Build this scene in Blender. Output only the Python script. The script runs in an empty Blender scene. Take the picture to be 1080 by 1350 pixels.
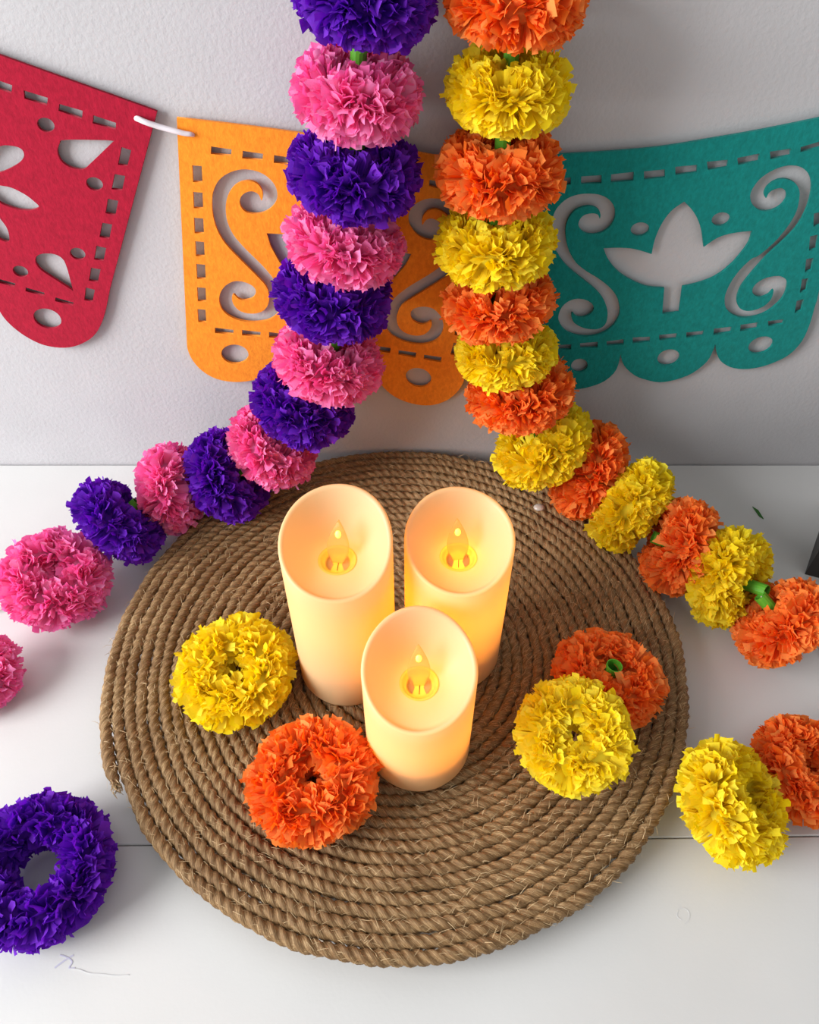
import bpy, math
import numpy as np
from mathutils import Vector, Matrix

# ------------------------------------------------------------------ camera
S = 0.01                       # everything below is written in centimetres
F_PX, PITCH = 1017.0, math.radians(47.5)
CAM = np.array([0.0, -49.8, 48.0])
scene = bpy.context.scene
col = scene.collection
cd = bpy.data.cameras.new('camera'); cam = bpy.data.objects.new('camera', cd); col.objects.link(cam)
cam.location = CAM * S
cam.rotation_euler = (math.pi / 2 - PITCH, 0, 0)
cd.sensor_fit = 'HORIZONTAL'; cd.sensor_width = 36.0; cd.lens = 36.0 * F_PX / 1080.0
cd.clip_start = 0.01; cd.clip_end = 50
scene.camera = cam

# ------------------------------------------------------------------ light
world = bpy.data.worlds.new('room_light'); scene.world = world; world.use_nodes = True
wb = world.node_tree.nodes['Background']; wb.inputs[0].default_value = (0.99, 0.985, 0.985, 1); wb.inputs[1].default_value = 0.40
def area(name, loc, target, sx, sy, power, color):
    ld = bpy.data.lights.new(name, 'AREA'); ld.shape = 'RECTANGLE'; ld.size = sx * S; ld.size_y = sy * S
    ld.energy = power; ld.color = color
    o = bpy.data.objects.new(name, ld); col.objects.link(o); o.location = Vector(loc) * S
    o.rotation_euler = (Vector(target) - Vector(loc)).to_track_quat('-Z', 'Y').to_euler()
    return o
area('window_daylight', (-158, -84, 80), (0, -16, 8), 115, 115, 46, (0.985, 0.99, 1.0))
vs = scene.view_settings
vs.view_transform = 'Standard'; vs.look = 'None'; vs.exposure = 0.33; vs.gamma = 1.0; vs.use_curve_mapping = False

# ------------------------------------------------------------------ geometry helpers
_d = np.array([0, math.cos(PITCH), -math.sin(PITCH)]); _u = np.array([0, math.sin(PITCH), math.cos(PITCH)])
def at(x, y, Y=None, Z=None):
    """photograph pixel -> point on the upright plane y=Y or the level plane z=Z (cm)"""
    r = _d + np.array([1.0, 0, 0]) * (x - 540) / F_PX + _u * (675 - y) / F_PX
    t = (Y - CAM[1]) / r[1] if Y is not None else (Z - CAM[2]) / r[2]
    return CAM + t * r
def depth(P): return float((np.asarray(P) - CAM) @ _d)
def rgb(r, g, b):
    return tuple(((c / 255) / 12.92 if c / 255 <= 0.04045 else ((c / 255 + 0.055) / 1.055) ** 2.4) for c in (r, g, b)) + (1,)
def link(name, me, mat=None, parent=None, loc=None):
    o = bpy.data.objects.new(name, me); col.objects.link(o)
    if mat is not None and me is not None: me.materials.append(mat)
    if parent is not None: o.parent = parent
    if loc is not None: o.location = Vector(loc) * S
    return o
def mesh(name, V, Fc, smooth=False):
    me = bpy.data.meshes.new(name)
    me.from_pydata([tuple(v) for v in (np.asarray(V, float) * S)], [], [tuple(int(i) for i in f) for f in Fc])
    if smooth: me.polygons.foreach_set('use_smooth', np.ones(len(me.polygons), bool))
    me.update(); return me
def grid_mesh(name, V, quads, smooth=False, uv=None):
    """fast all-quad mesh from numpy arrays"""
    V = np.ascontiguousarray(V, dtype=np.float32) * S; quads = np.ascontiguousarray(quads, dtype=np.int32)
    me = bpy.data.meshes.new(name); n = len(quads)
    me.vertices.add(len(V)); me.vertices.foreach_set('co', V.ravel().astype(np.float32))
    me.loops.add(n * 4); me.loops.foreach_set('vertex_index', quads.ravel())
    me.polygons.add(n); me.polygons.foreach_set('loop_start', np.arange(0, n * 4, 4, dtype=np.int32))
    me.polygons.foreach_set('loop_total', np.full(n, 4, np.int32))
    if smooth: me.polygons.foreach_set('use_smooth', np.ones(n, bool))
    if uv is not None:
        l = me.uv_layers.new(name='UVMap'); l.data.foreach_set('uv', np.ascontiguousarray(uv[quads.ravel()], np.float32).ravel())
    me.update(); me.validate(); return me
def tube(name, pts, rad, nseg=10, caps=True):
    P = np.asarray(pts, float); n = len(P)
    R = np.full(n, rad) if np.isscalar(rad) else np.asarray(rad, float)
    V = []; Fc = []
    T = np.gradient(P, axis=0); T /= np.linalg.norm(T, axis=1)[:, None]
    up = np.array([0.13, 0.2, 0.97])
    for i in range(n):
        a = np.cross(T[i], up); a /= np.linalg.norm(a); b = np.cross(T[i], a)
        for k in range(nseg):
            t = 2 * math.pi * k / nseg
            V.append(P[i] + R[i] * (math.cos(t) * a + math.sin(t) * b))
    for i in range(n - 1):
        for k in range(nseg):
            k2 = (k + 1) % nseg
            Fc.append((i * nseg + k, i * nseg + k2, (i + 1) * nseg + k2, (i + 1) * nseg + k))
    if caps:
        Fc.append(tuple(range(nseg))[::-1]); Fc.append(tuple((n - 1) * nseg + k for k in range(nseg)))
    return mesh(name, V, Fc, True)
def prism_mesh(name, poly, z0, z1, bev=0.0):
    """polygon (x,y) between two heights with a chamfered upper rim"""
    p = np.asarray(poly, float); n = len(p); c = p.mean(0)
    ins = c + (p - c) * (1 - bev / np.abs(p - c).max(0)) if bev else p
    V = [(x, y, z0) for x, y in p] + [(x, y, z1 - bev) for x, y in p] + [(x, y, z1) for x, y in ins]
    Fc = [tuple(range(n))[::-1], tuple(2 * n + i for i in range(n))]
    for i in range(n):
        j = (i + 1) % n
        Fc += [(i, j, n + j, n + i), (n + i, n + j, 2 * n + j, 2 * n + i)]
    return mesh(name, V, Fc)
def tag(o, label=None, cat=None, group=None, kind=None):
    if label: o['label'] = label
    if cat: o['category'] = cat
    if group: o['group'] = group
    if kind: o['kind'] = kind
    return o
def empty(name, loc=(0, 0, 0)):
    o = bpy.data.objects.new(name, None); col.objects.link(o); o.empty_display_size = 0.02; o.location = Vector(loc) * S; return o
def smooth_poly(pts, sub=4, closed=True):
    P = np.asarray(pts, float); n = len(P); out = []
    for i in range(n if closed else n - 1):
        p0, p1, p2, p3 = (P[(i + k) % n] for k in (-1, 0, 1, 2)) if closed else (P[max(i - 1, 0)], P[i], P[i + 1], P[min(i + 2, n - 1)])
        for s in range(sub):
            t = s / sub
            out.append(0.5 * ((2 * p1) + (-p0 + p2) * t + (2 * p0 - 5 * p1 + 4 * p2 - p3) * t * t + (-p0 + 3 * p1 - 3 * p2 + p3) * t ** 3))
    if not closed: out.append(P[-1])
    return np.array(out)

# ------------------------------------------------------------------ materials
def new_mat(name):
    m = bpy.data.materials.new(name); m.use_nodes = True
    nt = m.node_tree; return m, nt, nt.nodes, nt.links, nt.nodes['Principled BSDF']
def noise(nt, scale, detail=3, coord='Object', mapping=None, rough=0.5):
    tc = nt.nodes.new('ShaderNodeTexCoord'); nz = nt.nodes.new('ShaderNodeTexNoise')
    nz.inputs['Scale'].default_value = scale; nz.inputs['Detail'].default_value = detail; nz.inputs['Roughness'].default_value = rough
    src = tc.outputs[coord]
    if mapping:
        mp = nt.nodes.new('ShaderNodeMapping'); mp.inputs['Scale'].default_value = mapping
        nt.links.new(src, mp.inputs[0]); src = mp.outputs[0]
    nt.links.new(src, nz.inputs['Vector']); return nz
def ramp(nt, fac, stops):
    r = nt.nodes.new('ShaderNodeValToRGB'); e = r.color_ramp.elements
    while len(e) < len(stops): e.new(0.5)
    for k, (p, c) in enumerate(stops): e[k].position = p; e[k].color = c
    nt.links.new(fac, r.inputs[0]); return r
def bump(nt, bsdf, height, strength, dist):
    b = nt.nodes.new('ShaderNodeBump'); b.inputs['Strength'].default_value = strength; b.inputs['Distance'].default_value = dist
    nt.links.new(height, b.inputs['Height']); nt.links.new(b.outputs[0], bsdf.inputs['Normal']); return b

def plain(name, c, rough=0.5, spec=0.5, var=0.06, scale=60):
    m, nt, N, L, b = new_mat(name)
    nz = noise(nt, scale)
    lo = tuple(x * (1 - var) for x in c[:3]) + (1,); hi = tuple(min(1, x * (1 + var)) for x in c[:3]) + (1,)
    L.new(ramp(nt, nz.outputs[0], [(0.3, lo), (0.7, hi)]).outputs[0], b.inputs['Base Color'])
    b.inputs['Roughness'].default_value = rough; b.inputs['Specular IOR Level'].default_value = spec
    return m

def mat_wall():
    m, nt, N, L, b = new_mat('wall_paint')
    nz = noise(nt, 14, 2)
    L.new(ramp(nt, nz.outputs[0], [(0.3, rgb(186, 185, 187)), (0.7, rgb(192, 191, 193))]).outputs[0], b.inputs['Base Color'])
    b.inputs['Roughness'].default_value = 0.75; b.inputs['Specular IOR Level'].default_value = 0.25
    n2 = noise(nt, 330, 3, rough=0.55)
    bump(nt, b, n2.outputs[0], 0.42, 0.0009)
    return m
def mat_table():
    m, nt, N, L, b = new_mat('table_paint')
    nz = noise(nt, 9, 4)
    L.new(ramp(nt, nz.outputs[0], [(0.3, rgb(208, 208, 206)), (0.7, rgb(214, 214, 212))]).outputs[0], b.inputs['Base Color'])
    b.inputs['Roughness'].default_value = 0.5; b.inputs['Specular IOR Level'].default_value = 0.35
    n2 = noise(nt, 420, 2); bump(nt, b, n2.outputs[0], 0.12, 0.0004)
    return m
def mat_felt(name, c):
    m, nt, N, L, b = new_mat(name)
    nz = noise(nt, 480, 4, mapping=(1, 1, 0.55), rough=0.7)
    lo = tuple(x * 0.80 for x in c[:3]) + (1,); hi = tuple(min(1, x * 1.18) for x in c[:3]) + (1,)
    L.new(ramp(nt, nz.outputs[0], [(0.3, lo), (0.7, hi)]).outputs[0], b.inputs['Base Color'])
    b.inputs['Roughness'].default_value = 0.95; b.inputs['Specular IOR Level'].default_value = 0.1
    b.inputs['Sheen Weight'].default_value = 0.1
    bump(nt, b, nz.outputs[0], 0.5, 0.0006)
    return m
def mat_paper(name, lo, hi, trans, tw=0.42):
    """crepe paper: every strip a slightly different tone, light passing through"""
    m, nt, N, L, b = new_mat(name)
    g = N.new('ShaderNodeNewGeometry')
    r = ramp(nt, g.outputs['Random Per Island'], [(0.0, lo), (1.0, hi)])
    L.new(r.outputs[0], b.inputs['Base Color'])
    b.inputs['Roughness'].default_value = 0.7; b.inputs['Specular IOR Level'].default_value = 0.2
    nz = noise(nt, 900, 2); bump(nt, b, nz.outputs[0], 0.35, 0.0005)
    t = N.new('ShaderNodeBsdfTranslucent'); t.inputs[0].default_value = trans
    mx = N.new('ShaderNodeMixShader'); mx.inputs[0].default_value = tw
    L.new(b.outputs[0], mx.inputs[1]); L.new(t.outputs[0], mx.inputs[2])
    L.new(mx.outputs[0], N['Material Output'].inputs[0])
    return m
def mat_rope():
    m, nt, N, L, b = new_mat('jute_rope')
    nz = noise(nt, 1.0, 3, coord='UV', mapping=(2.6, 30, 1), rough=0.7)
    n3 = noise(nt, 28, 3)
    r = ramp(nt, nz.outputs[0], [(0.28, rgb(106, 80, 52)), (0.5, rgb(148, 118, 82)), (0.72, rgb(214, 188, 146))])
    r2 = ramp(nt, n3.outputs[0], [(0.35, rgb(222, 210, 195)), (0.65, rgb(255, 250, 240))])
    mm = N.new('ShaderNodeMix'); mm.data_type = 'RGBA'; mm.blend_type = 'MULTIPLY'; mm.inputs[0].default_value = 1.0
    L.new(r.outputs[0], mm.inputs[6]); L.new(r2.outputs[0], mm.inputs[7])
    L.new(mm.outputs[2], b.inputs['Base Color'])
    b.inputs['Roughness'].default_value = 0.6; b.inputs['Specular IOR Level'].default_value = 0.3
    bump(nt, b, nz.outputs[0], 0.7, 0.0008)
    return m
def mat_wax(name, tw, base, trans):
    m, nt, N, L, b = new_mat(name)
    nz = noise(nt, 22, 3)
    lo = tuple(x * 0.95 for x in base[:3]) + (1,)
    L.new(ramp(nt, nz.outputs[0], [(0.3, lo), (0.7, base)]).outputs[0], b.inputs['Base Color'])
    b.inputs['Roughness'].default_value = 0.38; b.inputs['Specular IOR Level'].default_value = 0.4
    t = N.new('ShaderNodeBsdfTranslucent'); t.inputs[0].default_value = trans
    mx = N.new('ShaderNodeMixShader'); mx.inputs[0].default_value = tw
    L.new(b.outputs[0], mx.inputs[1]); L.new(t.outputs[0], mx.inputs[2])
    L.new(mx.outputs[0], N['Material Output'].inputs[0])
    return m
def mat_glow(name, c, strength, base):
    m, nt, N, L, b = new_mat(name)
    nz = noise(nt, 40)
    L.new(ramp(nt, nz.outputs[0], [(0.3, base), (0.7, base)]).outputs[0], b.inputs['Base Color'])
    b.inputs['Emission Color'].default_value = c; b.inputs['Emission Strength'].default_value = strength
    return m

def mat_clear(name, c, clear):
    m, nt, N, L, b = new_mat(name)
    nz = noise(nt, 60); L.new(ramp(nt, nz.outputs[0], [(0.3, c), (0.7, c)]).outputs[0], b.inputs['Base Color']); b.inputs['Roughness'].default_value = 0.2
    t = N.new('ShaderNodeBsdfTransparent'); t.inputs[0].default_value = (1.0, 0.9, 0.66, 1)
    mx = N.new('ShaderNodeMixShader'); mx.inputs[0].default_value = clear
    L.new(b.outputs[0], mx.inputs[1]); L.new(t.outputs[0], mx.inputs[2]); L.new(mx.outputs[0], N['Material Output'].inputs[0])
    return m
M = {}
M['wall'] = mat_wall(); M['table'] = mat_table()
M['floor'] = plain('floor_boards', rgb(150, 125, 100), 0.6)
M['felt_red'] = mat_felt('red_felt', rgb(164, 24, 50))
M['felt_orange'] = mat_felt('orange_felt', rgb(255, 146, 42))
M['felt_teal'] = mat_felt('teal_felt', rgb(20, 132, 126))
M['pink'] = mat_paper('pink_crepe', rgb(255, 122, 190), rgb(255, 168, 216), rgb(255, 98, 180))
M['purple'] = mat_paper('purple_crepe', rgb(94, 22, 172), rgb(128, 50, 204), rgb(118, 16, 205), 0.34)
M['yellow'] = mat_paper('yellow_crepe', rgb(255, 230, 14), rgb(255, 243, 74), rgb(255, 228, 0))
M['orange'] = mat_paper('orange_crepe', rgb(255, 128, 38), rgb(255, 168, 88), rgb(255, 118, 10))
M['green'] = plain('green_straw', rgb(88, 164, 44), 0.45, 0.4)
M['cord'] = plain('white_cord', rgb(222, 216, 220), 0.6)
M['twine'] = plain('thin_twine', rgb(190, 176, 160), 0.7)
M['rope'] = mat_rope()
M['fibre'] = plain('jute_fibre', rgb(196, 170, 130), 0.7, 0.2, 0.2, 200)
M['wax'] = mat_wax('ivory_wax', 0.42, rgb(245, 228, 178), rgb(255, 196, 86))
M['cup'] = mat_wax('amber_plastic_cup', 0.5, rgb(255, 214, 110), rgb(255, 215, 90))
M['flame'] = mat_clear('flame_plastic', rgb(255, 205, 130), 0.78)
M['led'] = mat_glow('led_spot', rgb(255, 205, 50), 2.2, rgb(255, 230, 120))  # emission stands in for the LED light landing on the flame
M['case'] = plain('cream_plastic', rgb(225, 212, 186), 0.6)
M['slit'] = plain('dark_slit', rgb(120, 70, 15), 0.6)
M['opening'] = plain('amber_opening', rgb(244, 178, 96), 0.6)
M['black'] = plain('black_plastic', rgb(38, 34, 32), 0.45)
M['glue'] = plain('clear_glue', rgb(196, 186, 176), 0.15)
M['leaf'] = plain('green_paper', rgb(58, 120, 48), 0.7)
M['pencil'] = plain('pencil_violet', rgb(190, 188, 208), 0.8)
M['graphite'] = plain('pencil_grey', rgb(206, 206, 206), 0.8)

# ------------------------------------------------------------------ the setting: wall, floor, table
w = link('wall_back', mesh('wall_back', [(-260, 0, -75), (260, 0, -75), (260, 0, 180), (-260, 0, 180), (-260, 8, -75), (260, 8, -75), (260, 8, 180), (-260, 8, 180)],
    [(0, 1, 2, 3), (5, 4, 7, 6), (4, 0, 3, 7), (1, 5, 6, 2), (3, 2, 6, 7), (4, 5, 1, 0)]), M['wall'])
tag(w, kind='structure')
f_ = link('floor', mesh('floor', [(-260, -320, -75), (260, -320, -75), (260, 8, -75), (-260, 8, -75), (-260, -320, -80), (260, -320, -80), (260, 8, -80), (-260, 8, -80)],
    [(0, 1, 2, 3), (7, 6, 5, 4), (4, 5, 1, 0), (5, 6, 2, 1), (6, 7, 3, 2), (7, 4, 0, 3)]), M['floor'])
tag(f_, kind='structure')
table = empty('white_table', (0, -34, -75))
tag(table, 'white painted table of two long boards pushed against the wall', 'table')
TX = 92.0
def seam(x): return -33.13 + (x + 16.055) * (0.494 / 37.3)
def child(name, me, mat, parent, shift):
    o = link(name, me, mat, parent); o.location = Vector(shift) * S; return o
sh = (0, 34, 75)
back_board = child('board', prism_mesh('board', [(-TX, seam(-TX) + 0.03), (TX, seam(TX) + 0.03), (TX, -0.12), (-TX, -0.12)], -2.6, 0, 0.07), M['table'], table, sh)
front_board = child('board', prism_mesh('board', [(-TX, -68), (TX, -68), (TX, seam(TX) - 0.03), (-TX, seam(-TX) - 0.03)], -2.6, 0, 0.07), M['table'], table, sh)
for lx in (-86, 86):
    for ly in (-63, -6):
        child('leg', prism_mesh('leg', [(lx - 2.5, ly - 2.5), (lx + 2.5, ly - 2.5), (lx + 2.5, ly + 2.5), (lx - 2.5, ly + 2.5)], -75, -2.6), M['table'], table, sh)
def ribbon(name, px, width, mat, parent, Z=0.012):
    P = np.array([at(x, y, Z=Z) for x, y in smooth_poly(px, 4, False)]); T = np.gradient(P, axis=0); T /= np.linalg.norm(T, axis=1)[:, None]
    Nn = np.stack([-T[:, 1], T[:, 0], 0 * T[:, 0]], 1) * width / 2
    n = len(P); V = np.vstack([P + Nn, P - Nn, P + Nn - [0, 0, Z - 0.001], P - Nn - [0, 0, Z - 0.001]]); Fc = []
    for i in range(n - 1):
        Fc += [(i, n + i, n + i + 1, i + 1), (i, i + 1, 2 * n + i + 1, 2 * n + i), (n + i, 3 * n + i, 3 * n + i + 1, n + i + 1)]
    return child(name, mesh(name, V, Fc), mat, parent, sh)
ribbon('pencil_mark', [(72, 1276), (84, 1267), (97, 1259)], 0.09, M['pencil'], front_board).location = (0, 0, 0)
ribbon('pencil_mark', [(79, 1259), (88, 1262), (95, 1268), (91, 1276), (99, 1276)], 0.07, M['pencil'], front_board, 0.02).location = (0, 0, 0)
ribbon('pencil_mark', [(93, 1277), (104, 1278), (118, 1283), (134, 1284), (152, 1286), (170, 1285)], 0.04, M['graphite'], front_board, 0.028).location = (0, 0, 0)
ribbon('paint_chip', [(893, 1199), (902, 1197), (909, 1203), (908, 1213), (903, 1218)], 0.06, M['graphite'], front_board).location = (0, 0, 0)
ribbon('paint_chip', [(895, 1199), (893, 1207), (899, 1213)], 0.05, M['graphite'], front_board).location = (0, 0, 0)

# ------------------------------------------------------------------ jute rope mat
MATC = np.array([-0.75, -20.3]); RE = 19.85; PITCHR = 0.735
def mat_z(rho):
    t = np.clip((np.asarray(rho, float) - 8) / 12, 0, 1); return 0.43 + 1.2 * t * t * (3 - 2 * t)
def mat_top(x, y): return float(mat_z(math.hypot(x - MATC[0], y - MATC[1]))) + 0.42
def build_mat():
    pe = at(152, 1032, Z=1.9); a_end = math.atan2(pe[1] - MATC[1], pe[0] - MATC[0])
    turns = (RE - 0.45) / PITCHR
    # equal steps of arc length from the free end inwards
    ang = [0.0]; rho = RE
    while True:
        rho = RE - PITCHR * ang[-1] / (2 * math.pi)
        if rho < 0.5: break
        ang.append(ang[-1] + 0.155 / max(rho, 0.6))
    ang = np.array(ang[:-1]); rho = RE - PITCHR * ang / (2 * math.pi); n = len(ang)
    th = a_end - ang
    rng = np.random.default_rng(3)
    wob = 0.035 * np.sin(ang * 7.3 + 1) + 0.03 * np.sin(ang * 12.7) + 0.02 * np.sin(ang * 31.1)
    z = mat_z(rho) + 0.045 * np.sin(ang * 5.1 + 2) + 0.03 * np.sin(ang * 17.9)
    rr = rho + wob
    er = np.stack([np.cos(th), np.sin(th), 0 * th], 1)
    Cn = er * rr[:, None]; Cn[:, 0] += MATC[0]; Cn[:, 1] += MATC[1]; Cn[:, 2] = z
    s = np.concatenate([[0], np.cumsum(np.linalg.norm(np.diff(Cn, axis=0), axis=1))])
    m = 15; tw = 2 * math.pi * s / 2.1
    beta = np.linspace(0, 2 * math.pi, m, endpoint=False)
    a, rs = 0.185, 0.265
    g = (beta + math.pi / 3) % (2 * math.pi / 3) - math.pi / 3
    prof = a * np.cos(g) + np.sqrt(np.maximum(rs ** 2 - (a * np.sin(g)) ** 2, 0.0))
    scale = 1 + 0.05 * np.sin(ang * 23.0) + 0.03 * np.sin(ang * 61.0)
    scale[:8] *= np.linspace(0.55, 1, 8)
    B = beta[None, :] + tw[:, None]
    V = Cn[:, None, :] + (prof[None, :] * scale[:, None])[:, :, None] * (np.cos(B)[:, :, None] * er[:, None, :] + np.sin(B)[:, :, None] * np.array([0, 0, 1.0]))
    idx = np.arange(n * m).reshape(n, m); i0 = idx[:-1]; i1 = idx[1:]
    q = np.stack([i0, np.roll(i0, -1, 1), np.roll(i1, -1, 1), i1], -1).reshape(-1, 4)
    uv = np.stack([np.repeat(s, m), np.tile(np.arange(m) / m, n)], 1)
    me = grid_mesh('rope_mat', V.reshape(-1, 3), q, True, uv)
    o = link('rope_mat', me, M['rope'])
    tag(o, 'round brown mat of coiled jute rope lying under the candles', 'mat')
    # loose fibres standing off the rope, and the frayed free end
    k = 12000; pick = rng.integers(0, n, k); kb = rng.uniform(0.1, math.pi - 0.1, k)
    base = Cn[pick] + 0.40 * (np.cos(kb)[:, None] * er[pick] + np.sin(kb)[:, None] * np.array([0, 0, 1.0]))
    et = np.stack([-np.sin(th), np.cos(th), 0 * th], 1)[pick]
    dirv = et * rng.choice([-1, 1], k)[:, None] * rng.uniform(0.4, 1, k)[:, None] + er[pick] * rng.normal(0, 0.5, k)[:, None] + np.array([0, 0, 1.0]) * rng.uniform(0.0, 0.4, k)[:, None]
    dirv /= np.linalg.norm(dirv, axis=1)[:, None]; ln = rng.uniform(0.25, 0.75, k)
    kf = 90; fb = Cn[:1] + rng.normal(0, 0.14, (kf, 3)); fd = (-(Cn[6] - Cn[0]) / np.linalg.norm(Cn[6] - Cn[0]))[None] + rng.normal(0, 0.35, (kf, 3)); fd /= np.linalg.norm(fd, axis=1)[:, None]
    base = np.vstack([base, fb]); dirv = np.vstack([dirv, fd]); ln = np.concatenate([ln, rng.uniform(0.25, 0.6, kf)]); k += kf
    wid = np.concatenate([np.full(k - kf, 0.012), np.full(kf, 0.035)])
    side = np.cross(dirv, rng.normal(0, 1, (k, 3))); side /= np.linalg.norm(side, axis=1)[:, None]; side *= wid[:, None]
    lift = np.array([0, 0, 1.0]) * rng.uniform(-0.1, 0.22, k)[:, None]
    P0 = base; P1 = base + dirv * ln[:, None] * 0.5 + lift; P2 = base + dirv * ln[:, None] + lift * 0.4
    P2[:, 2] = np.maximum(P2[:, 2], 0.05)
    V = np.stack([P0 - side, P0 + side, P1 - side, P1 + side, P2 - side * 0.4, P2 + side * 0.4], 1).reshape(-1, 3)
    b6 = np.arange(k)[:, None] * 6
    q = np.stack([b6 + [0, 1, 3, 2], b6 + [2, 3, 5, 4]], 1).reshape(-1, 4)
    fo = link('fibre', grid_mesh('fibre', V, q), M['fibre'], o); tag(fo, kind='stuff')
    return o
build_mat()

# ------------------------------------------------------------------ candles
def build_candle(x, y, z0, hf, hb, holepx, seed, label, power):
    R = 3.3; NA = 72
    root = empty('pillar_candle', (x, y, z0)); tag(root, label, 'candle', 'flameless pillar candles on the rope mat')
    a = np.linspace(0, 2 * math.pi, NA, endpoint=False)
    ph = seed * 1.7
    rim = (hf + hb) / 2 - z0 + (hb - hf) / 2 * np.sin(a) + 0.08 * np.sin(2 * a + ph) + 0.05 * np.sin(3 * a + ph)
    hole = at(*holepx, Y=y - 0.2)[2] - z0                     # height of the bowl floor
    prof = []                                                 # (radius, z array)
    prof.append((0.0, 0 * a)); prof.append((R - 0.35, 0 * a)); prof.append((R - 0.1, 0 * a + 0.1)); prof.append((R, 0 * a + 0.4))
    for t in (0.3, 0.6, 0.85): prof.append((R, 0.4 + (rim - 0.55) * t))
    prof.append((R, rim - 0.16)); prof.append((R - 0.05, rim - 0.05)); prof.append((R - 0.15, rim)); prof.append((R - 0.27, rim - 0.05)); prof.append((R - 0.36, rim - 0.2))
    RC = 1.1
    for t in np.linspace(0.12, 1, 9):
        rr = (R - 0.36) + (RC - (R - 0.36)) * t
        e = (1 - t) ** 1.9
        prof.append((rr, hole + (rim - 0.2 - hole) * e))
    V = []
    for r, z in prof:
        for k in range(NA): V.append((r * math.cos(a[k]), r * math.sin(a[k]), z[k]))
    Fc = []
    for i in range(len(prof) - 1):
        for k in range(NA):
            k2 = (k + 1) % NA; Fc.append((i * NA + k, i * NA + k2, (i + 1) * NA + k2, (i + 1) * NA + k))
    body = link('wax_body', mesh('wax_body', V, Fc[NA:] + [tuple(NA + k for k in range(NA))[::-1]], True), M['wax'], root)
    # cup sunk in the bowl floor
    cp = [(RC + 0.05, hole + 0.03), (RC - 0.05, hole + 0.06), (RC - 0.16, hole - 0.02), (RC - 0.28, hole - 0.32), (0.5, hole - 0.36), (0.02, hole - 0.36)]
    V = [(r * math.cos(t), r * math.sin(t), z) for r, z in cp for t in a[::2]]; n = len(a[::2]); Fc = []
    for i in range(len(cp) - 1):
        for k in range(n): k2 = (k + 1) % n; Fc.append((i * n + k, i * n + k2, (i + 1) * n + k2, (i + 1) * n + k))
    cup = link('flame_cup', mesh('flame_cup', V, Fc, True), M['cup'], root)
    # two leaf-shaped openings and the slit between them
    for sgn in (-1, 1):
        pl = [(0.26, -0.05), (0.36, 0.3), (0.52, 0.62), (0.66, 0.42), (0.74, 0.1), (0.70, -0.2), (0.56, -0.42), (0.40, -0.5)]
        pl = [(sgn * px, py) for px, py in pl][::sgn]
        link('opening', prism_mesh('opening', pl, hole - 0.40, hole - 0.345), M['opening'], cup)
    link('slit', prism_mesh('slit', [(-0.02, -0.5), (0.02, -0.5), (0.06, 0.1), (0.02, 0.1)], hole - 0.39, hole - 0.335), M['slit'], cup)
    # flame: thin moulded teardrop leaning back on its pivot
    ol = []
    Hf = 2.8
    for t in np.linspace(0, 1, 15):
        wd = 0.80 * (math.sin(math.pi * min(1, 0.12 + t * 0.88)) ** 0.85) * (1 - 0.42 * t); ol.append((wd, t * Hf))
    pts = [(wd, z) for wd, z in ol] + [(-wd, z) for wd, z in ol[::-1]]
    V = []; n = len(pts)
    for yy, sc in ((-0.10, 0.8), (-0.05, 1.0), (0.05, 1.0), (0.10, 0.8)):
        for px, pz in pts: V.append((px * sc, yy, Hf * 0.42 + (pz - Hf * 0.42) * (0.94 if sc < 1 else 1)))
    Fc = [tuple(range(n)), tuple(3 * n + i for i in range(n))[::-1]]
    for q in range(3):
        for i in range(n): j = (i + 1) % n; Fc.append((q * n + j, q * n + i, (q + 1) * n + i, (q + 1) * n + j))
    fl = link('flame', mesh('flame', V, Fc, True), M['flame'], root)
    fl.location = Vector((0, 0.05, hole - 0.3)) * S; fl.rotation_euler = (math.radians(-24), 0, math.radians((-8, 6, 3)[seed]))
    # LED light landing on the flame, put in as a small glowing cap
    V = []; Fc = []; nn = 14
    for i, (r, yy) in enumerate(((0.2, -0.09), (0.16, -0.14), (0.08, -0.17), (0.01, -0.175))):
        for k in range(nn): t = 2 * math.pi * k / nn; V.append((r * math.cos(t) * 0.9, yy, r * math.sin(t) * 1.25 + Hf * 0.68))
    for i in range(3):
        for k in range(nn): k2 = (k + 1) % nn; Fc.append((i * nn + k, i * nn + k2, (i + 1) * nn + k2, (i + 1) * nn + k))
    link('flame_spot', mesh('flame_spot', V, Fc, True), M['led'], fl)
    # unseen opaque battery case, added to keep LED light off the lower wax
    bh = (hf - z0) * 0.36; V = []; Fc = []; n = 40
    for r, z in ((2.2, 0.15), (2.7, 0.3), (2.7, bh - 0.3), (2.4, bh), (0.4, bh)):
        for k in range(n): t = 2 * math.pi * k / n; V.append((r * math.cos(t), r * math.sin(t), z))
    for i in range(4):
        for k in range(n): k2 = (k + 1) % n; Fc.append((i * n + k, i * n + k2, (i + 1) * n + k2, (i + 1) * n + k))
    link('battery_case', mesh('battery_case', V, Fc + [tuple(range(n))[::-1], tuple(4 * n + k for k in range(n))], True), M['case'], root)
    # the lamp inside the hollow wax shell
    ld = bpy.data.lights.new('candle_led', 'POINT'); ld.energy = power; ld.color = (1.0, 0.64, 0.20); ld.shadow_soft_size = 0.9 * S
    lo = bpy.data.objects.new('candle_led', ld); col.objects.link(lo); lo.parent = root; lo.location = Vector((0.3, 0.5, hole - 2.8)) * S
    return root
build_candle(-4.25, -21.2, 0.88, 12.9, 15.8, (444, 742), 0, 'tallest ivory flameless candle, at the left of the three', 0.036)
build_candle(2.98, -20.05, 0.88, 12.05, 14.4, (606, 738), 1, 'right-hand ivory flameless candle, half hidden behind the shortest one', 0.076)
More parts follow.
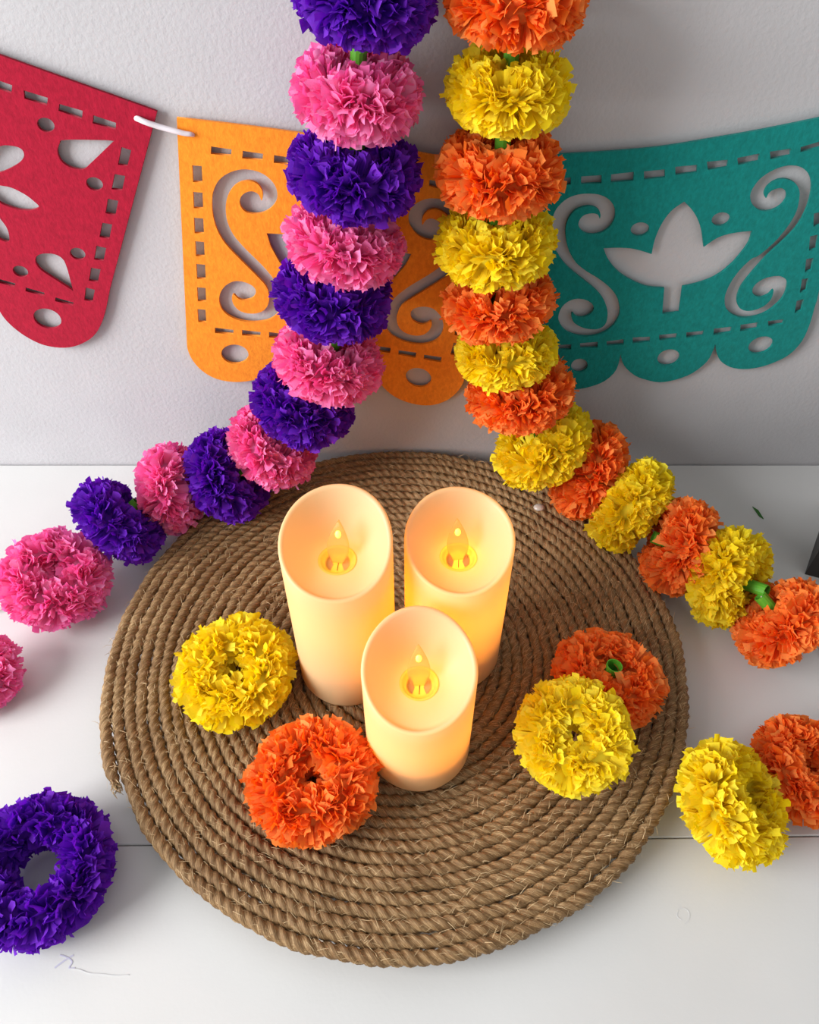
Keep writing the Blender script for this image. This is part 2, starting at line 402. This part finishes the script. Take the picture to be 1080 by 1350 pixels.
build_candle(0.56, -27.05, 0.9, 8.8, 11.65, (552, 905), 2, 'shortest ivory flameless candle, in front of the other two', 0.048)

# ------------------------------------------------------------------ felt bunting flags
YF, TH = -0.55, 0.22            # front face of the felt, thickness
def wallpt(p): q = at(p[0], p[1], Y=YF); return np.array([q[0], q[2]])
def build_flag(name, loops, mat, label):
    """loops: closed polylines (x,z in cm) - first the outline, then the cut-outs"""
    cu = bpy.data.curves.new('felt', 'CURVE'); cu.dimensions = '2D'; cu.fill_mode = 'BOTH'; cu.extrude = TH / 2
    for lp in loops:
        sp = cu.splines.new('POLY'); sp.points.add(len(lp) - 1); sp.use_cyclic_u = True
        for i, (x, z) in enumerate(lp): sp.points[i].co = (x, z, 0, 1)
    tmp = bpy.data.objects.new('felt', cu); col.objects.link(tmp)
    dg = bpy.context.evaluated_depsgraph_get(); dg.update()
    me = bpy.data.meshes.new_from_object(tmp.evaluated_get(dg)); me.name = name
    bpy.data.objects.remove(tmp); bpy.data.curves.remove(cu)
    me.transform(Matrix.Translation((0, (YF + TH / 2) * S, 0)) @ Matrix.Rotation(math.pi / 2, 4, 'X') @ Matrix.Scale(S, 4))
    me.materials.clear(); o = link(name, me, mat); tag(o, label, 'flag', 'felt flags of the wall bunting'); return o
def ell(cx, cy, rx, ry, rot=0, n=26):
    r = math.radians(rot); t = np.linspace(0, 2 * math.pi, n, endpoint=False)
    return [(cx + rx * math.cos(k) * math.cos(r) - ry * math.sin(k) * math.sin(r), cy + rx * math.cos(k) * math.sin(r) + ry * math.sin(k) * math.cos(r)) for k in t]
def W(lp): return np.array([wallpt(p) for p in lp])
def mirror(lp, p, q):
    d = (q - p) / np.linalg.norm(q - p); v = lp - p; return (p + 2 * (v @ d)[:, None] * d - v)[::-1]
def T(pts, sx, ox, oy): return [(ox + x / sx, oy + y / sx) for x, y in pts]

# red flag: right half traced, left half its mirror image
def red():
    t = lambda pts: T(pts, 3.973, 0, 130)
    ctr = wallpt((-46, 238)); c2 = wallpt((0, 73)); c3 = wallpt((207, 147)); ax = np.array([-(c3 - c2)[1], (c3 - c2)[0]]); a2 = ctr + ax
    half = [(207, 147), (144.7, 381.7)] + list(smooth_poly([(144.7, 381.7), (137, 417), (126, 440), (108, 453), (85.6, 458.5), (58, 455), (33, 443), (12.6, 427), (0, 411), (-9, 389)], 4, False))[1:]
    half = half + list(smooth_poly([(-9, 389), (-24, 400), (-50, 402), (-82, 392)], 3, False))[1:]
    hw = W(half)
    # keep what lies to the right of the axis
    d = ax / np.linalg.norm(ax); n = np.array([d[1], -d[0]]); keep = [(p - ctr) @ n > 0.05 for p in hw]
    hw = hw[np.array(keep)]
    outline = np.vstack([hw, mirror(hw, ctr, a2)])
    cut = []
    def both(px): l = W(px); cut.append(l); cut.append(mirror(l, ctr, a2))
    quads = [[(31, 119), (63, 129), (62, 139), (32, 130)], [(78, 137), (109, 146), (108, 157), (77, 146)], [(123, 152), (153, 162), (152.5, 171), (122, 162.5)],
             [(73, 392), (97, 399), (96.5, 403), (72.5, 397)], [(34, 379), (58.6, 386), (58.4, 390.5), (33.5, 384)], [(-4, 367), (20, 373.6), (19.6, 378.7), (-4, 372)],
             [(160, 194), (173, 198), (168, 219), (155.5, 217)], [(151, 229.5), (165, 232), (161, 251), (147, 249.5)], [(142, 262), (156, 264.7), (152, 284), (139, 281)], [(134.7, 293.6), (148, 296), (144, 315), (131, 312.5)],
             [(127, 324), (140, 327), (136.4, 344), (124, 342)], [(120, 353), (132.6, 355), (129, 372), (117, 370)], [(113, 379), (125, 382), (122, 398), (111, 395.5)]]
    for q in quads: both(q)
    cut.append(W([(-16, 101), (16, 112.5), (15, 123), (-17, 112)]))
    for e in [(60.4, 164.7, 12, 9, 25), (124.6, 242.5, 11.5, 8.5, 20), (102.4, 334.6, 10.5, 7.5, 20), (27, 357.8, 10.5, 7, 20), (62.4, 420, 19, 12.5, 18)]: both(ell(*e))
    both(t([(598, 222)]) + list(smooth_poly(t([(560, 218), (340, 216), (312, 235), (301, 275), (315, 320), (350, 352), (400, 370), (440, 370), (470, 345), (530, 288)]), 4, False)))
    both(t([(384, 1008)]) + list(smooth_poly(t([(360, 993), (280, 942), (215, 898), (187, 860), (190, 828), (225, 812), (285, 815), (328, 840), (350, 885), (372, 965)]), 4, False)))
    both(smooth_poly(t([(-105, 385), (-60, 300), (0, 250), (60, 247), (110, 263), (126, 297), (103, 335), (50, 368), (0, 388), (-60, 402)]), 4))
    both(smooth_poly(t([(-115, 440), (-60, 442), (0, 455), (60, 467), (130, 502), (180, 540), (204, 567), (170, 584), (110, 584), (50, 568), (0, 546), (-60, 500)]), 4))
    both(smooth_poly(t([(-120, 480), (-60, 550), (0, 628), (34, 675), (48, 720), (43, 750), (0, 738), (-60, 690), (-105, 600)]), 4))
    build_flag('felt_flag', [outline] + cut, M['felt_red'], 'crimson felt flag with petal and teardrop cut-outs at the left edge')
red()

def orange():
    t = lambda pts: T(pts, 3.5526, 230, 140)
    m1 = (wallpt((309.7, 467)) + wallpt((554, 487.7))) / 2; m2 = (wallpt((351.6, 307.5)) + wallpt((544, 328))) / 2
    top = m2 + (m2 - m1) * 0.95
    half = list(smooth_poly([(233, 155.5), (300, 163), (377.8, 173), (450, 184)], 3, False))[::-1] + [(246.3, 449.6)]
    half += list(smooth_poly([(246.3, 449.6), (247.5, 461), (254, 475), (266.6, 489), (286, 499.7), (311.6, 503.7), (338, 500), (358, 489), (369, 476), (372, 463)], 4, False))[1:]
    half += list(smooth_poly([(372, 463), (376, 482), (390, 500), (410, 511), (428, 514)], 4, False))[1:]
    hw = W(half); d = (m2 - m1) / np.linalg.norm(m2 - m1); n = np.array([-d[1], d[0]])
    hw = hw[np.array([(p - m1) @ n > 0.03 for p in hw])]
    outline = np.vstack([hw, mirror(hw, m1, m2)]); cut = []
    def both(px): l = W(px); cut.append(l); cut.append(mirror(l, m1, m2))
    def quad(x0, y0, x1, y1, lean=0.0, drop=0.0): return [(x0, y0), (x1, y0 + drop), (x1 + lean, y1 + drop), (x0 + lean, y1)]
    for k in range(4): both([(278.4 + 41.5 * k, 193 + 5.8 * k), (305.4 + 41.5 * k, 197 + 5.8 * k), (304.6 + 41.5 * k, 205.5 + 5.8 * k), (277.9 + 41.5 * k, 203 + 5.8 * k)])
    for x0, y0, x1, y1 in [(253.4, 218, 267, 240.5), (254.5, 253, 268, 275), (255.6, 287, 269, 308), (257.3, 318, 270, 338), (258.7, 348, 271.4, 368), (259.8, 378.7, 272, 397.6), (260.4, 407.4, 272, 425)]:
        both([(x0, y0), (x1 - 1, y0 + 1), (x1, y1), (x0 + 1, y1 - 0.5)])
    for k in range(4): both([(283.5 + 35.6 * k, 432 + 2.9 * k), (308 + 35.6 * k, 435 + 2.9 * k), (307.4 + 35.6 * k, 441 + 2.9 * k), (283.5 + 35.6 * k, 439 + 2.9 * k)])
    both(ell(309.7, 467, 18, 12.7, 5))
    mid = (wallpt((432, 487))); cut.append(mid + np.array([[0.85 * math.cos(k), 0.75 * math.sin(k)] for k in np.linspace(0, 2 * math.pi, 24, endpoint=False)]))
    both(smooth_poly(t([(408, 443), (395, 415), (370, 400), (340, 402), (315, 420), (305, 448), (315, 478), (340, 498), (375, 505), (415, 500), (450, 480), (475, 450), (482, 410), (470, 370), (440, 335), (400, 310), (350, 297), (300, 298), (250, 315), (210, 345), (185, 390), (176, 440), (180, 510), (200, 580), (235, 640), (285, 695), (340, 750), (390, 800), (430, 845), (443, 890), (440, 925), (420, 955), (385, 970), (340, 970), (300, 955), (275, 925), (269, 895), (278, 882),
        (297, 900), (325, 910), (360, 903), (378, 885), (380, 860), (360, 838), (320, 822), (280, 820), (240, 840), (215, 875), (210, 915), (225, 955), (260, 985), (310, 1005), (370, 1012), (430, 1005), (470, 985), (497, 950), (500, 900), (488, 855), (465, 810), (420, 755), (370, 705), (320, 655), (275, 600), (248, 540), (240, 480), (248, 425), (275, 380), (310, 357), (350, 350), (385, 362), (408, 390), (414, 420)]), 3))
    lot = [(408, 325), (400, 318), (375, 309), (351.6, 307.5), (357, 325), (368, 345), (385, 362), (405, 375), (427, 382), (424, 414)]
    up = list(smooth_poly([(408, 325), (412, 295), (424, 262), (440, 238), (455, 224)], 3, False))[::-1]
    lw = W(up[:-1] + lot); lw = lw[np.array([(p - m1) @ n > 0.03 for p in lw])]
    cut.append(np.vstack([lw, mirror(lw, m1, m2)]))
    build_flag('felt_flag', [outline] + cut, M['felt_orange'], 'orange felt flag with scroll cut-outs, half hidden behind the flower garlands')
orange()

def teal():
    A = lambda pts: T(pts, 3, 720, 120); B = lambda pts: T(pts, 6, 720, 150); C_ = lambda pts: T(pts, 6, 720, 320)
    D = lambda pts: T(pts, 5.4, 880, 160); E_ = lambda pts: T(pts, 5.4, 880, 320)
    out = list(smooth_poly([(709, 206)] + A([(75, 250), (250, 240), (450, 222), (650, 190), (850, 155), (1080, 108)]) + [(1116, 147)], 3, False))
    out += list(smooth_poly([(1116, 147), (1096, 290), (1080, 384), (1074.7, 403.6), (1068, 427), (1058, 449), (1041.5, 467), (1020.7, 478), (1000, 484.5), (980, 486.7), (963, 484), (950, 475.6), (945, 464), (943.4, 453)], 3, False))[1:]
    out += list(smooth_poly([(943.4, 453), (940, 463), (932, 477), (913, 492), (891, 500.6), (870, 504), (853, 501), (837, 495), (823, 482), (818.3, 467)], 3, False))[1:]
    out += list(smooth_poly([(818.3, 467), (813, 487), (798, 502), (778, 510), (760, 513), (742, 511), (722, 504), (708, 490), (702, 470)], 3, False))[1:]
    cut = []
    for q in [[(60, 345), (98, 342), (98, 370), (52, 373)], [(140, 338), (220, 333), (220, 365), (138, 368)], [(258, 330), (348, 320), (346, 355), (256, 362)], [(388, 318), (470, 310), (472, 342), (388, 350)], [(512, 300), (598, 292), (598, 322), (512, 332)],
              [(637, 280), (720, 272), (718, 302), (640, 312)], [(757, 265), (845, 247), (842, 278), (760, 292)], [(886, 240), (968, 228), (968, 255), (888, 270)], [(1008, 222), (1090, 198), (1090, 222), (1006, 242)],
              [(240, 990), (308, 982), (308, 1003), (240, 1008)], [(343, 975), (412, 972), (412, 992), (343, 998)], [(448, 965), (518, 958), (516, 980), (448, 986)], [(555, 955), (625, 948), (622, 968), (555, 975)], [(665, 940), (735, 932), (732, 955), (662, 965)],
              [(770, 925), (838, 915), (836, 940), (768, 950)], [(878, 910), (940, 903), (938, 922), (880, 930)], [(135, 998), (205, 992), (205, 1015), (135, 1018)], [(48, 1005), (100, 1002), (100, 1022), (45, 1025)],
              [(1060, 485), (1088, 478), (1085, 530), (1058, 537)], [(1045, 575), (1075, 568), (1070, 625), (1040, 632)], [(1030, 665), (1058, 660), (1050, 710), (1023, 718)], [(1013, 745), (1038, 740), (1030, 790), (1004, 798)], [(992, 830), (1020, 823), (1010, 870), (983, 878)]]:
        cut.append(W(A(q)))
    for e in [(844, 302.3, 12.4, 9, -10), (950.7, 289, 12.5, 8.8, -14), (881.7, 471.5, 15, 10.5, -15), (1003.3, 455, 17, 10.5, -20), (764, 482, 11, 9, -10)]: cut.append(W(ell(*e)))
    L_ = smooth_poly
    lot = list(L_([(547, 437), (585, 480), (613, 540), (624, 617)], 4, False)) + list(L_([(624, 617), (680, 580), (740, 562), (815, 553)], 4, False))[1:] + list(L_([(815, 553), (805, 595), (775, 640), (730, 690), (670, 735), (600, 762), (540, 775)], 3, False))[1:] + [(527, 876), (460, 882), (468, 780)] \
        + list(L_([(468, 780), (400, 775), (330, 745), (280, 710), (245, 665), (228, 622)], 3, False))[1:] + list(L_([(228, 622), (290, 620), (350, 625), (418, 645)], 4, False))[1:] + list(L_([(418, 645), (430, 590), (455, 530), (495, 475), (547, 437)], 4, False))[1:-1]
    cut.append(W(A(lot)))
    cut.append(W(smooth_poly(B([(425, 830), (412, 800), (375, 788), (320, 795), (280, 820), (257, 865), (265, 905), (300, 940), (360, 955), (430, 945), (490, 910), (535, 850), (548, 780), (530, 715), (480, 665), (410, 638), (330, 632), (250, 640), (170, 670), (100, 730), (60, 800), (45, 900), (52, 990)])
        + C_([(72, 50), (110, 115), (160, 180), (240, 250), (330, 320), (410, 390), (460, 460), (485, 530), (485, 600), (465, 650), (420, 680), (360, 685), (290, 672), (225, 635), (202, 590), (207, 555), (240, 585), (290, 592), (345, 570), (378, 525), (365, 485), (320, 455), (250, 443), (185, 460), (130, 505), (100, 570), (105, 630), (145, 690), (210, 725), (300, 742), (390, 735), (470, 705), (540, 645), (580, 570), (580, 490), (550, 410), (490, 340), (410, 280), (320, 225), (240, 160), (195, 90), (168, 20)])
        + B([(155, 960), (160, 880), (190, 810), (240, 760), (310, 735), (370, 735), (415, 760), (432, 798)]), 3)))
    cut.append(W(smooth_poly(D([(705, 545), (722, 512), (760, 485), (810, 475), (845, 500), (848, 545), (820, 590), (770, 625), (710, 640), (650, 630), (605, 590), (590, 530), (610, 475), (660, 410), (730, 360), (810, 325), (890, 313), (960, 330), (1010, 380), (1028, 450), (1018, 540), (985, 640), (930, 740), (860, 820), (785, 890)])
        + E_([(720, 85), (650, 160), (590, 230), (535, 300), (505, 360), (495, 420), (515, 465), (560, 485), (620, 480), (690, 450), (740, 400), (757, 340), (745, 345), (720, 370), (670, 390), (620, 375), (605, 340), (625, 300), (680, 260), (750, 240), (810, 240), (850, 270), (852, 320), (825, 390), (770, 450), (700, 500), (620, 528), (540, 535), (470, 515), (420, 470), (408, 410), (420, 350), (460, 270), (520, 190), (600, 115)])
        + D([(640, 962), (720, 900), (800, 820), (870, 730), (920, 640), (940, 550), (940, 490), (910, 440), (860, 415), (810, 412), (760, 430), (715, 465), (692, 508), (694, 535)]), 3)))
    build_flag('felt_flag', [W(out)] + cut, M['felt_teal'], 'teal felt flag with a lotus cut-out between two scrolls')
teal()
# cord that strings the flags together, seen between the red and the orange one
cp = [at(x, y, Y=Y) for x, y, Y in [(180, 156, -0.45), (183, 157, -0.7), (192, 161, -0.82), (210, 167, -0.78), (232, 173, -0.8), (244, 176, -0.76), (252, 177, -0.7), (255, 178, -0.45)]]
o = link('bunting_cord', tube('bunting_cord', smooth_poly(cp, 4, False), np.r_[np.full(16, 0.17), np.linspace(0.17, 0.12, 13)]), M['cord'])
tag(o, 'white cord tying the crimson flag to the orange flag', 'cord')

# ------------------------------------------------------------------ crepe paper flowers
def frill_mesh(seed, Rm=1.95, r=1.95, hole=0.3, n=1350, squash=1.0):
    rng = np.random.default_rng(seed)
    psi = rng.uniform(0, 2 * math.pi, n * 4); keep = rng.uniform(0, 1, n * 4) < (Rm + r * np.cos(psi)) / (Rm + r) + 0.10
    psi = psi[keep][:n]; n = len(psi); phi = (2 * math.pi * (np.arange(n) * 0.6180339887 % 1.0) + rng.normal(0, 0.08, n))
    er = np.stack([np.cos(phi), np.sin(phi), 0 * phi], 1); et = np.stack([-np.sin(phi), np.cos(phi), 0 * phi], 1); ez = np.array([0, 0, 1.0])
    c, s = np.cos(psi)[:, None], np.sin(psi)[:, None]
    nn = c * er + s * ez; mm = -s * er + c * ez
    p = rng.uniform(0, 6.28, 12)
    def field(k): return np.sin(5 * phi + 2 * psi + p[k]) * 0.5 + np.sin(9 * phi - 3 * psi + p[k + 1]) * 0.35 + np.sin(14 * phi + 5 * psi + p[k + 2]) * 0.3
    t1 = 0.32 * field(0) + rng.normal(0, 0.15, n); t2 = 0.26 * field(3) + rng.normal(0, 0.15, n)
    dv = nn + t1[:, None] * et + t2[:, None] * mm; dv /= np.linalg.norm(dv, axis=1)[:, None]
    al = 1.3 * field(6) + rng.normal(0, 0.7, n)
    wv = np.cos(al)[:, None] * et + np.sin(al)[:, None] * mm; wv -= (wv * dv).sum(1)[:, None] * dv; wv /= np.linalg.norm(wv, axis=1)[:, None]
    bv = np.cross(dv, wv)
    rho = r * (0.97 + 0.07 * field(9) + rng.normal(0, 0.06, n))
    cs = np.cos(psi); lim = np.where(cs < -0.05, (Rm - hole) / np.maximum(-cs, 0.05), 99); rho = np.minimum(rho, lim * rng.uniform(0.85, 1.02, n))
    r0 = 0.35
    hw = rng.uniform(0.18, 0.40, n); bend = rng.normal(0, 0.75, n); cr = rng.choice([-1, 1], n) * rng.uniform(0.03, 0.12, n)
    rows = np.array([0.0, 0.45, 0.78, 1.0]); wid = np.array([0.4, 0.7, 0.95, 1.0]); bd = np.array([0, 0.02, 0.12, 0.32])
    jag = rng.uniform(-0.16, 0.08, (n, 3))
    V = np.zeros((n, 4, 3, 3)); C0 = er * Rm
    for i in range(4):
        for j in range(3):
            ln = r0 + (rho - r0) * rows[i] + (jag[:, j] if i == 3 else (jag[:, j] * 0.3 if i == 2 else 0))
            off = bend * bd[i] * 0.8 + (cr if j == 1 else 0) * wid[i]
            V[:, i, j] = C0 + dv * ln[:, None] + wv * (hw * wid[i] * (j - 1))[:, None] + bv * off[:, None]
    V = V.reshape(-1, 3)
    base = np.arange(n)[:, None] * 12
    q = np.array([[i * 3 + j, i * 3 + j + 1, (i + 1) * 3 + j + 1, (i + 1) * 3 + j] for i in range(3) for j in range(2)])
    Q = (base[:, :, None] + q[None]).reshape(-1, 4)
    V[:, 2] *= squash
    return grid_mesh('petal_frill', V, Q)
def core_mesh(Rm=1.95, rm=0.75, squash=1.0, nu=28, nv=12):
    V = []; Fc = []
    for i in range(nu):
        for j in range(nv):
            a, b = 2 * math.pi * i / nu, 2 * math.pi * j / nv
            V.append(((Rm + rm * math.cos(b)) * math.cos(a), (Rm + rm * math.cos(b)) * math.sin(a), rm * squash * math.sin(b)))
            Fc.append((i * nv + j, ((i + 1) % nu) * nv + j, ((i + 1) % nu) * nv + (j + 1) % nv, i * nv + (j + 1) % nv))
    return mesh('flower_core', V, Fc, True)
def straw_mesh(l0, l1, r=0.48, n=14):
    V = []; Fc = []
    for rr, z in ((r, l0), (r, l1), (r - 0.06, l1), (r - 0.06, l0)):
        for k in range(n): t = 2 * math.pi * k / n; V.append((rr * math.cos(t), rr * math.sin(t), z))
    for i in range(4):
        for k in range(n): k2 = (k + 1) % n; i2 = (i + 1) % 4; Fc.append((i * n + k, i * n + k2, i2 * n + k2, i2 * n + k))
    me = mesh('straw', V, Fc, False); return me
def orient(axis, spin):
    z = Vector(axis).normalized(); return (z.to_track_quat('Z', 'Y').to_matrix() @ Matrix.Rotation(spin, 3, 'Z')).to_4x4()
OUT = 3.95                       # outer radius of the flower as modelled (cm)
_seed = [10]
def flower_parts(parent, colour, shape, straw):
    _seed[0] += 1
    fr = link('petal_frill', frill_mesh(_seed[0], **shape), M[colour], parent); tag(fr, kind='stuff')
    if straw: st = link('straw', straw_mesh(*straw), M['green'], parent); tag(st, 'green paper straw')
    return fr
def garland(name, label, spec, tail):
    """spec rows: colour, pixel x, y, across (pixels), plane ('Y' or 'Z', value), axis or None, squash, straw"""
    P = [at(r[1], r[2], **{r[4][0]: r[4][1]}) for r in spec]
    base = P[-1].copy(); base[2] = 0.0
    root = empty(name, base); tag(root, label, 'garland', 'crepe paper flower garlands')
    rng = np.random.default_rng(len(label)); axes = []
    for i, (colr, x, y, dpx, pl, ax, sq, straw) in enumerate(spec):
        p = P[i]
        if ax is None:
            a = P[max(i - 1, 0)] - P[min(i + 1, len(P) - 1)]
        else: a = np.array(ax, float)
        a = a / np.linalg.norm(a); axes.append(a)
        sc = dpx * depth(p) / F_PX / 2 / OUT
        core = link('flower', core_mesh(squash=sq), M[colr], root); tag(core, colr + ' crepe paper flower')
        core.matrix_local = Matrix.Translation(Vector(p - base) * S) @ orient(a, rng.uniform(0, 6)) @ Matrix.Scale(sc, 4)
        flower_parts(core, colr, dict(squash=sq, hole=0.62 if straw else 0.12), straw)
    pts = []
    for p, a, r in zip(P, axes, spec): pts += [p + a * 1.5, p - a * 1.5] if r[7] else [p - a * 1.3]
    pts = np.array(pts + [np.array(q) for q in tail])
    st = link('string', tube('string', smooth_poly(pts - base, 3, False), 0.07, 6), M['twine'], root)
    return root
ST = (-2.6, 2.6); SS = (-2.1, 2.1)
garland('flower_garland', 'pink and purple paper flower garland hanging down and trailing left', [
    ('purple', 481, -4, 196, ('Y', -4.3), None, 1.0, ST), ('pink', 470, 122, 178, ('Y', -4.2), None, 1.1, ST), ('purple', 467, 228, 182, ('Y', -4.1), None, 1.0, ST),
    ('pink', 455, 318, 163, ('Y', -4.1), None, 1.0, ST), ('purple', 439, 392, 160, ('Y', -4.1), None, 1.0, ST), ('pink', 433, 475, 150, ('Y', -4.2), None, 1.0, ST),
    ('purple', 400, 531, 142, ('Y', -4.6), (0.45, -0.05, 1), 1.0, SS), ('pink', 361, 587, 128, ('Y', -5.4), (0.75, -0.05, 1), 1.1, SS), ('purple', 302, 626, 132, ('Z', 5.1), (1, -0.1, 0.6), 1.1, SS),
    ('pink', 229, 644, 124, ('Z', 4.1), (1, -0.05, 0.2), 1.1, SS), ('purple', 157, 687, 132, ('Z', 3.9), (0.7, 0.5, 0.5), 1.05, SS), ('pink', 73, 763, 144, ('Z', 2.9), (0.25, -0.2, 1), 0.95, None)],
    [at(4, 803, Z=0.3), at(-60, 815, Z=0.2)])
garland('flower_garland', 'yellow and orange paper flower garland hanging down and trailing right', [
    ('orange', 682, -3, 197, ('Y', -4.3), None, 1.0, ST), ('yellow', 670, 118, 170, ('Y', -4.2), None, 1.05, ST), ('orange', 660, 226, 172, ('Y', -4.1), None, 1.05, ST),
    ('yellow', 653, 321, 165, ('Y', -4.1), None, 1.0, ST), ('orange', 657, 397, 152, ('Y', -4.1), None, 0.95, ST), ('yellow', 667, 463, 138, ('Y', -4.1), (-0.1, 0.1, 1), 1.0, ST),
    ('orange', 686, 516, 146, ('Y', -4.4), (-0.22, 0.05, 1), 1.0, SS), ('yellow', 714, 586, 140, ('Y', -5.4), (-0.62, 0.1, 0.9), 1.0, SS), ('orange', 776, 621, 138, ('Z', 5.1), (-1, 0.2, 0.35), 1.0, SS),
    ('yellow', 832, 667, 138, ('Z', 4.6), (-0.75, 0.55, 0.3), 1.05, SS), ('orange', 895, 721, 136, ('Z', 4.3), (-0.9, 0.3, 0.2), 1.08, SS), ('yellow', 962, 762, 140, ('Z', 4.0), (-0.55, 0.62, -0.32), 1.05, (-2.9, 1.5)),
    ('orange', 1033, 820, 140, ('Z', 3.9), (-0.6, 0.5, 0.45), 1.05, (-2.4, 2.6))],
    [at(1077, 850, Z=0.4), at(1100, 900, Z=0.2)])

def loose(colour, x, y, dpx, Z, axis, label, squash=0.75, straw=None, shape=None, group='loose paper flowers'):
    p = at(x, y, Z=Z); sc = dpx * depth(p) / F_PX / 2 / OUT
    if shape: sc = dpx * depth(p) / F_PX / 2 / (shape['Rm'] + shape['r'])
    root = empty('paper_flower', p); tag(root, label, 'flower', group)
    root.matrix_world = Matrix.Translation(Vector(p) * S) @ orient(axis, _seed[0] * 1.3) @ Matrix.Scale(sc, 4)
    sp = dict(shape or dict(hole=0.42)); sp['squash'] = squash
    c = link('flower_core', core_mesh(Rm=sp.get('Rm', 1.95), rm=0.4 * sp.get('r', 1.95), squash=squash), M[colour], root)
    flower_parts(root, colour, sp, straw); return root
loose('yellow', 310, 885, 164, 3.1, (-0.05, -0.12, 1), 'yellow paper flower on the mat beside the tallest candle')
loose('orange', 412, 1028, 180, 2.9, (-0.04, 0.0, 1), 'orange paper flower on the mat in front of the candles')
loose('orange', 803, 893, 152, 3.35, (0.12, 0.1, 1), 'orange paper flower with a green straw, tucked behind a yellow one', 0.75, (-1.2, 1.35, 0.55))
loose('yellow', 757, 968, 158, 5.1, (-0.12, -0.3, 1), 'yellow paper flower lying on the mat against an orange flower', 0.62)
loose('yellow', 966, 1057, 166, 3.2, (0.6, -0.08, 0.85), 'tilted yellow paper flower on the white table over the board seam', 1.08)
loose('orange', 1064, 1014, 152, 2.15, (0.2, -0.1, 1), 'orange paper flower on the table, cut off by the right edge', 0.85)
loose('purple', 50, 1145, 198, 1.95, (0.02, -0.05, 1), 'purple paper ring with a wide hole on the table front left', 1.0, None, dict(Rm=2.7, r=1.75, hole=1.15, n=1600))
loose('pink', -32, 888, 118, 2.1, (0.3, -0.3, 1), 'pink paper flower cut off by the left edge', 0.9)

# ------------------------------------------------------------------ small things
pb = at(1061, 757, Z=0)[:2]; e1 = at(1082, 694, Z=0)[:2] - pb; e1 *= 9.0 / np.linalg.norm(e1); e2 = at(1095, 766, Z=0)[:2] - pb; e2 *= 8.0 / np.linalg.norm(e2); V = []
for z, g in ((0.0, 0.0), (0.2, 0.0), (11.8, 0.0), (12.0, 0.03)):
    for a, b in ((g, g), (1 - g, g), (1 - g, 1 - g), (g, 1 - g)):
        q = pb + e2 * a + e1 * b; V.append((q[0], q[1], z))
Fc = [(3, 2, 1, 0), (12, 13, 14, 15)]
for q in range(3):
    for i in range(4): j = (i + 1) % 4; Fc.append((q * 4 + i, q * 4 + j, q * 4 + 4 + j, q * 4 + 4 + i))
tag(link('black_box', mesh('black_box', V, Fc), M['black']), 'black box at the right edge behind the last orange flower', 'box')
lf = [at(*p, Z=0.02) for p in ((992, 668), (999, 674), (1007, 684.5), (1001, 681))]
V = [tuple(p) for p in lf] + [(p[0], p[1], p[2] + h) for p, h in zip(lf, (0.05, 0.16, 0.05, 0.1))]
tag(link('paper_scrap', mesh('paper_scrap', V, [(3, 2, 1, 0), (4, 5, 6, 7), (0, 1, 5, 4), (1, 2, 6, 5), (2, 3, 7, 6), (3, 0, 4, 7)]), M['leaf']), 'tiny sharp green paper scrap on the table near the wall', 'scrap')
gp = at(711, 669, Z=1.9); gz = mat_top(gp[0], gp[1]) - 0.05; V = []; Fc = []; n = 14
for r, z in ((0.42, 0.0), (0.42, 0.08), (0.3, 0.2), (0.12, 0.25), (0.01, 0.255)):
    for k in range(n): t = 2 * math.pi * k / n; V.append((gp[0] + r * math.cos(t) * 1.1, gp[1] + r * math.sin(t) * 0.9, gz + z))
for i in range(4):
    for k in range(n): k2 = (k + 1) % n; Fc.append((i * n + k, i * n + k2, (i + 1) * n + k2, (i + 1) * n + k))
tag(link('glue_drop', mesh('glue_drop', V, Fc + [tuple(range(n))[::-1]], True), M['glue']), 'small clear glue drop on the back of the rope mat', 'glue drop')
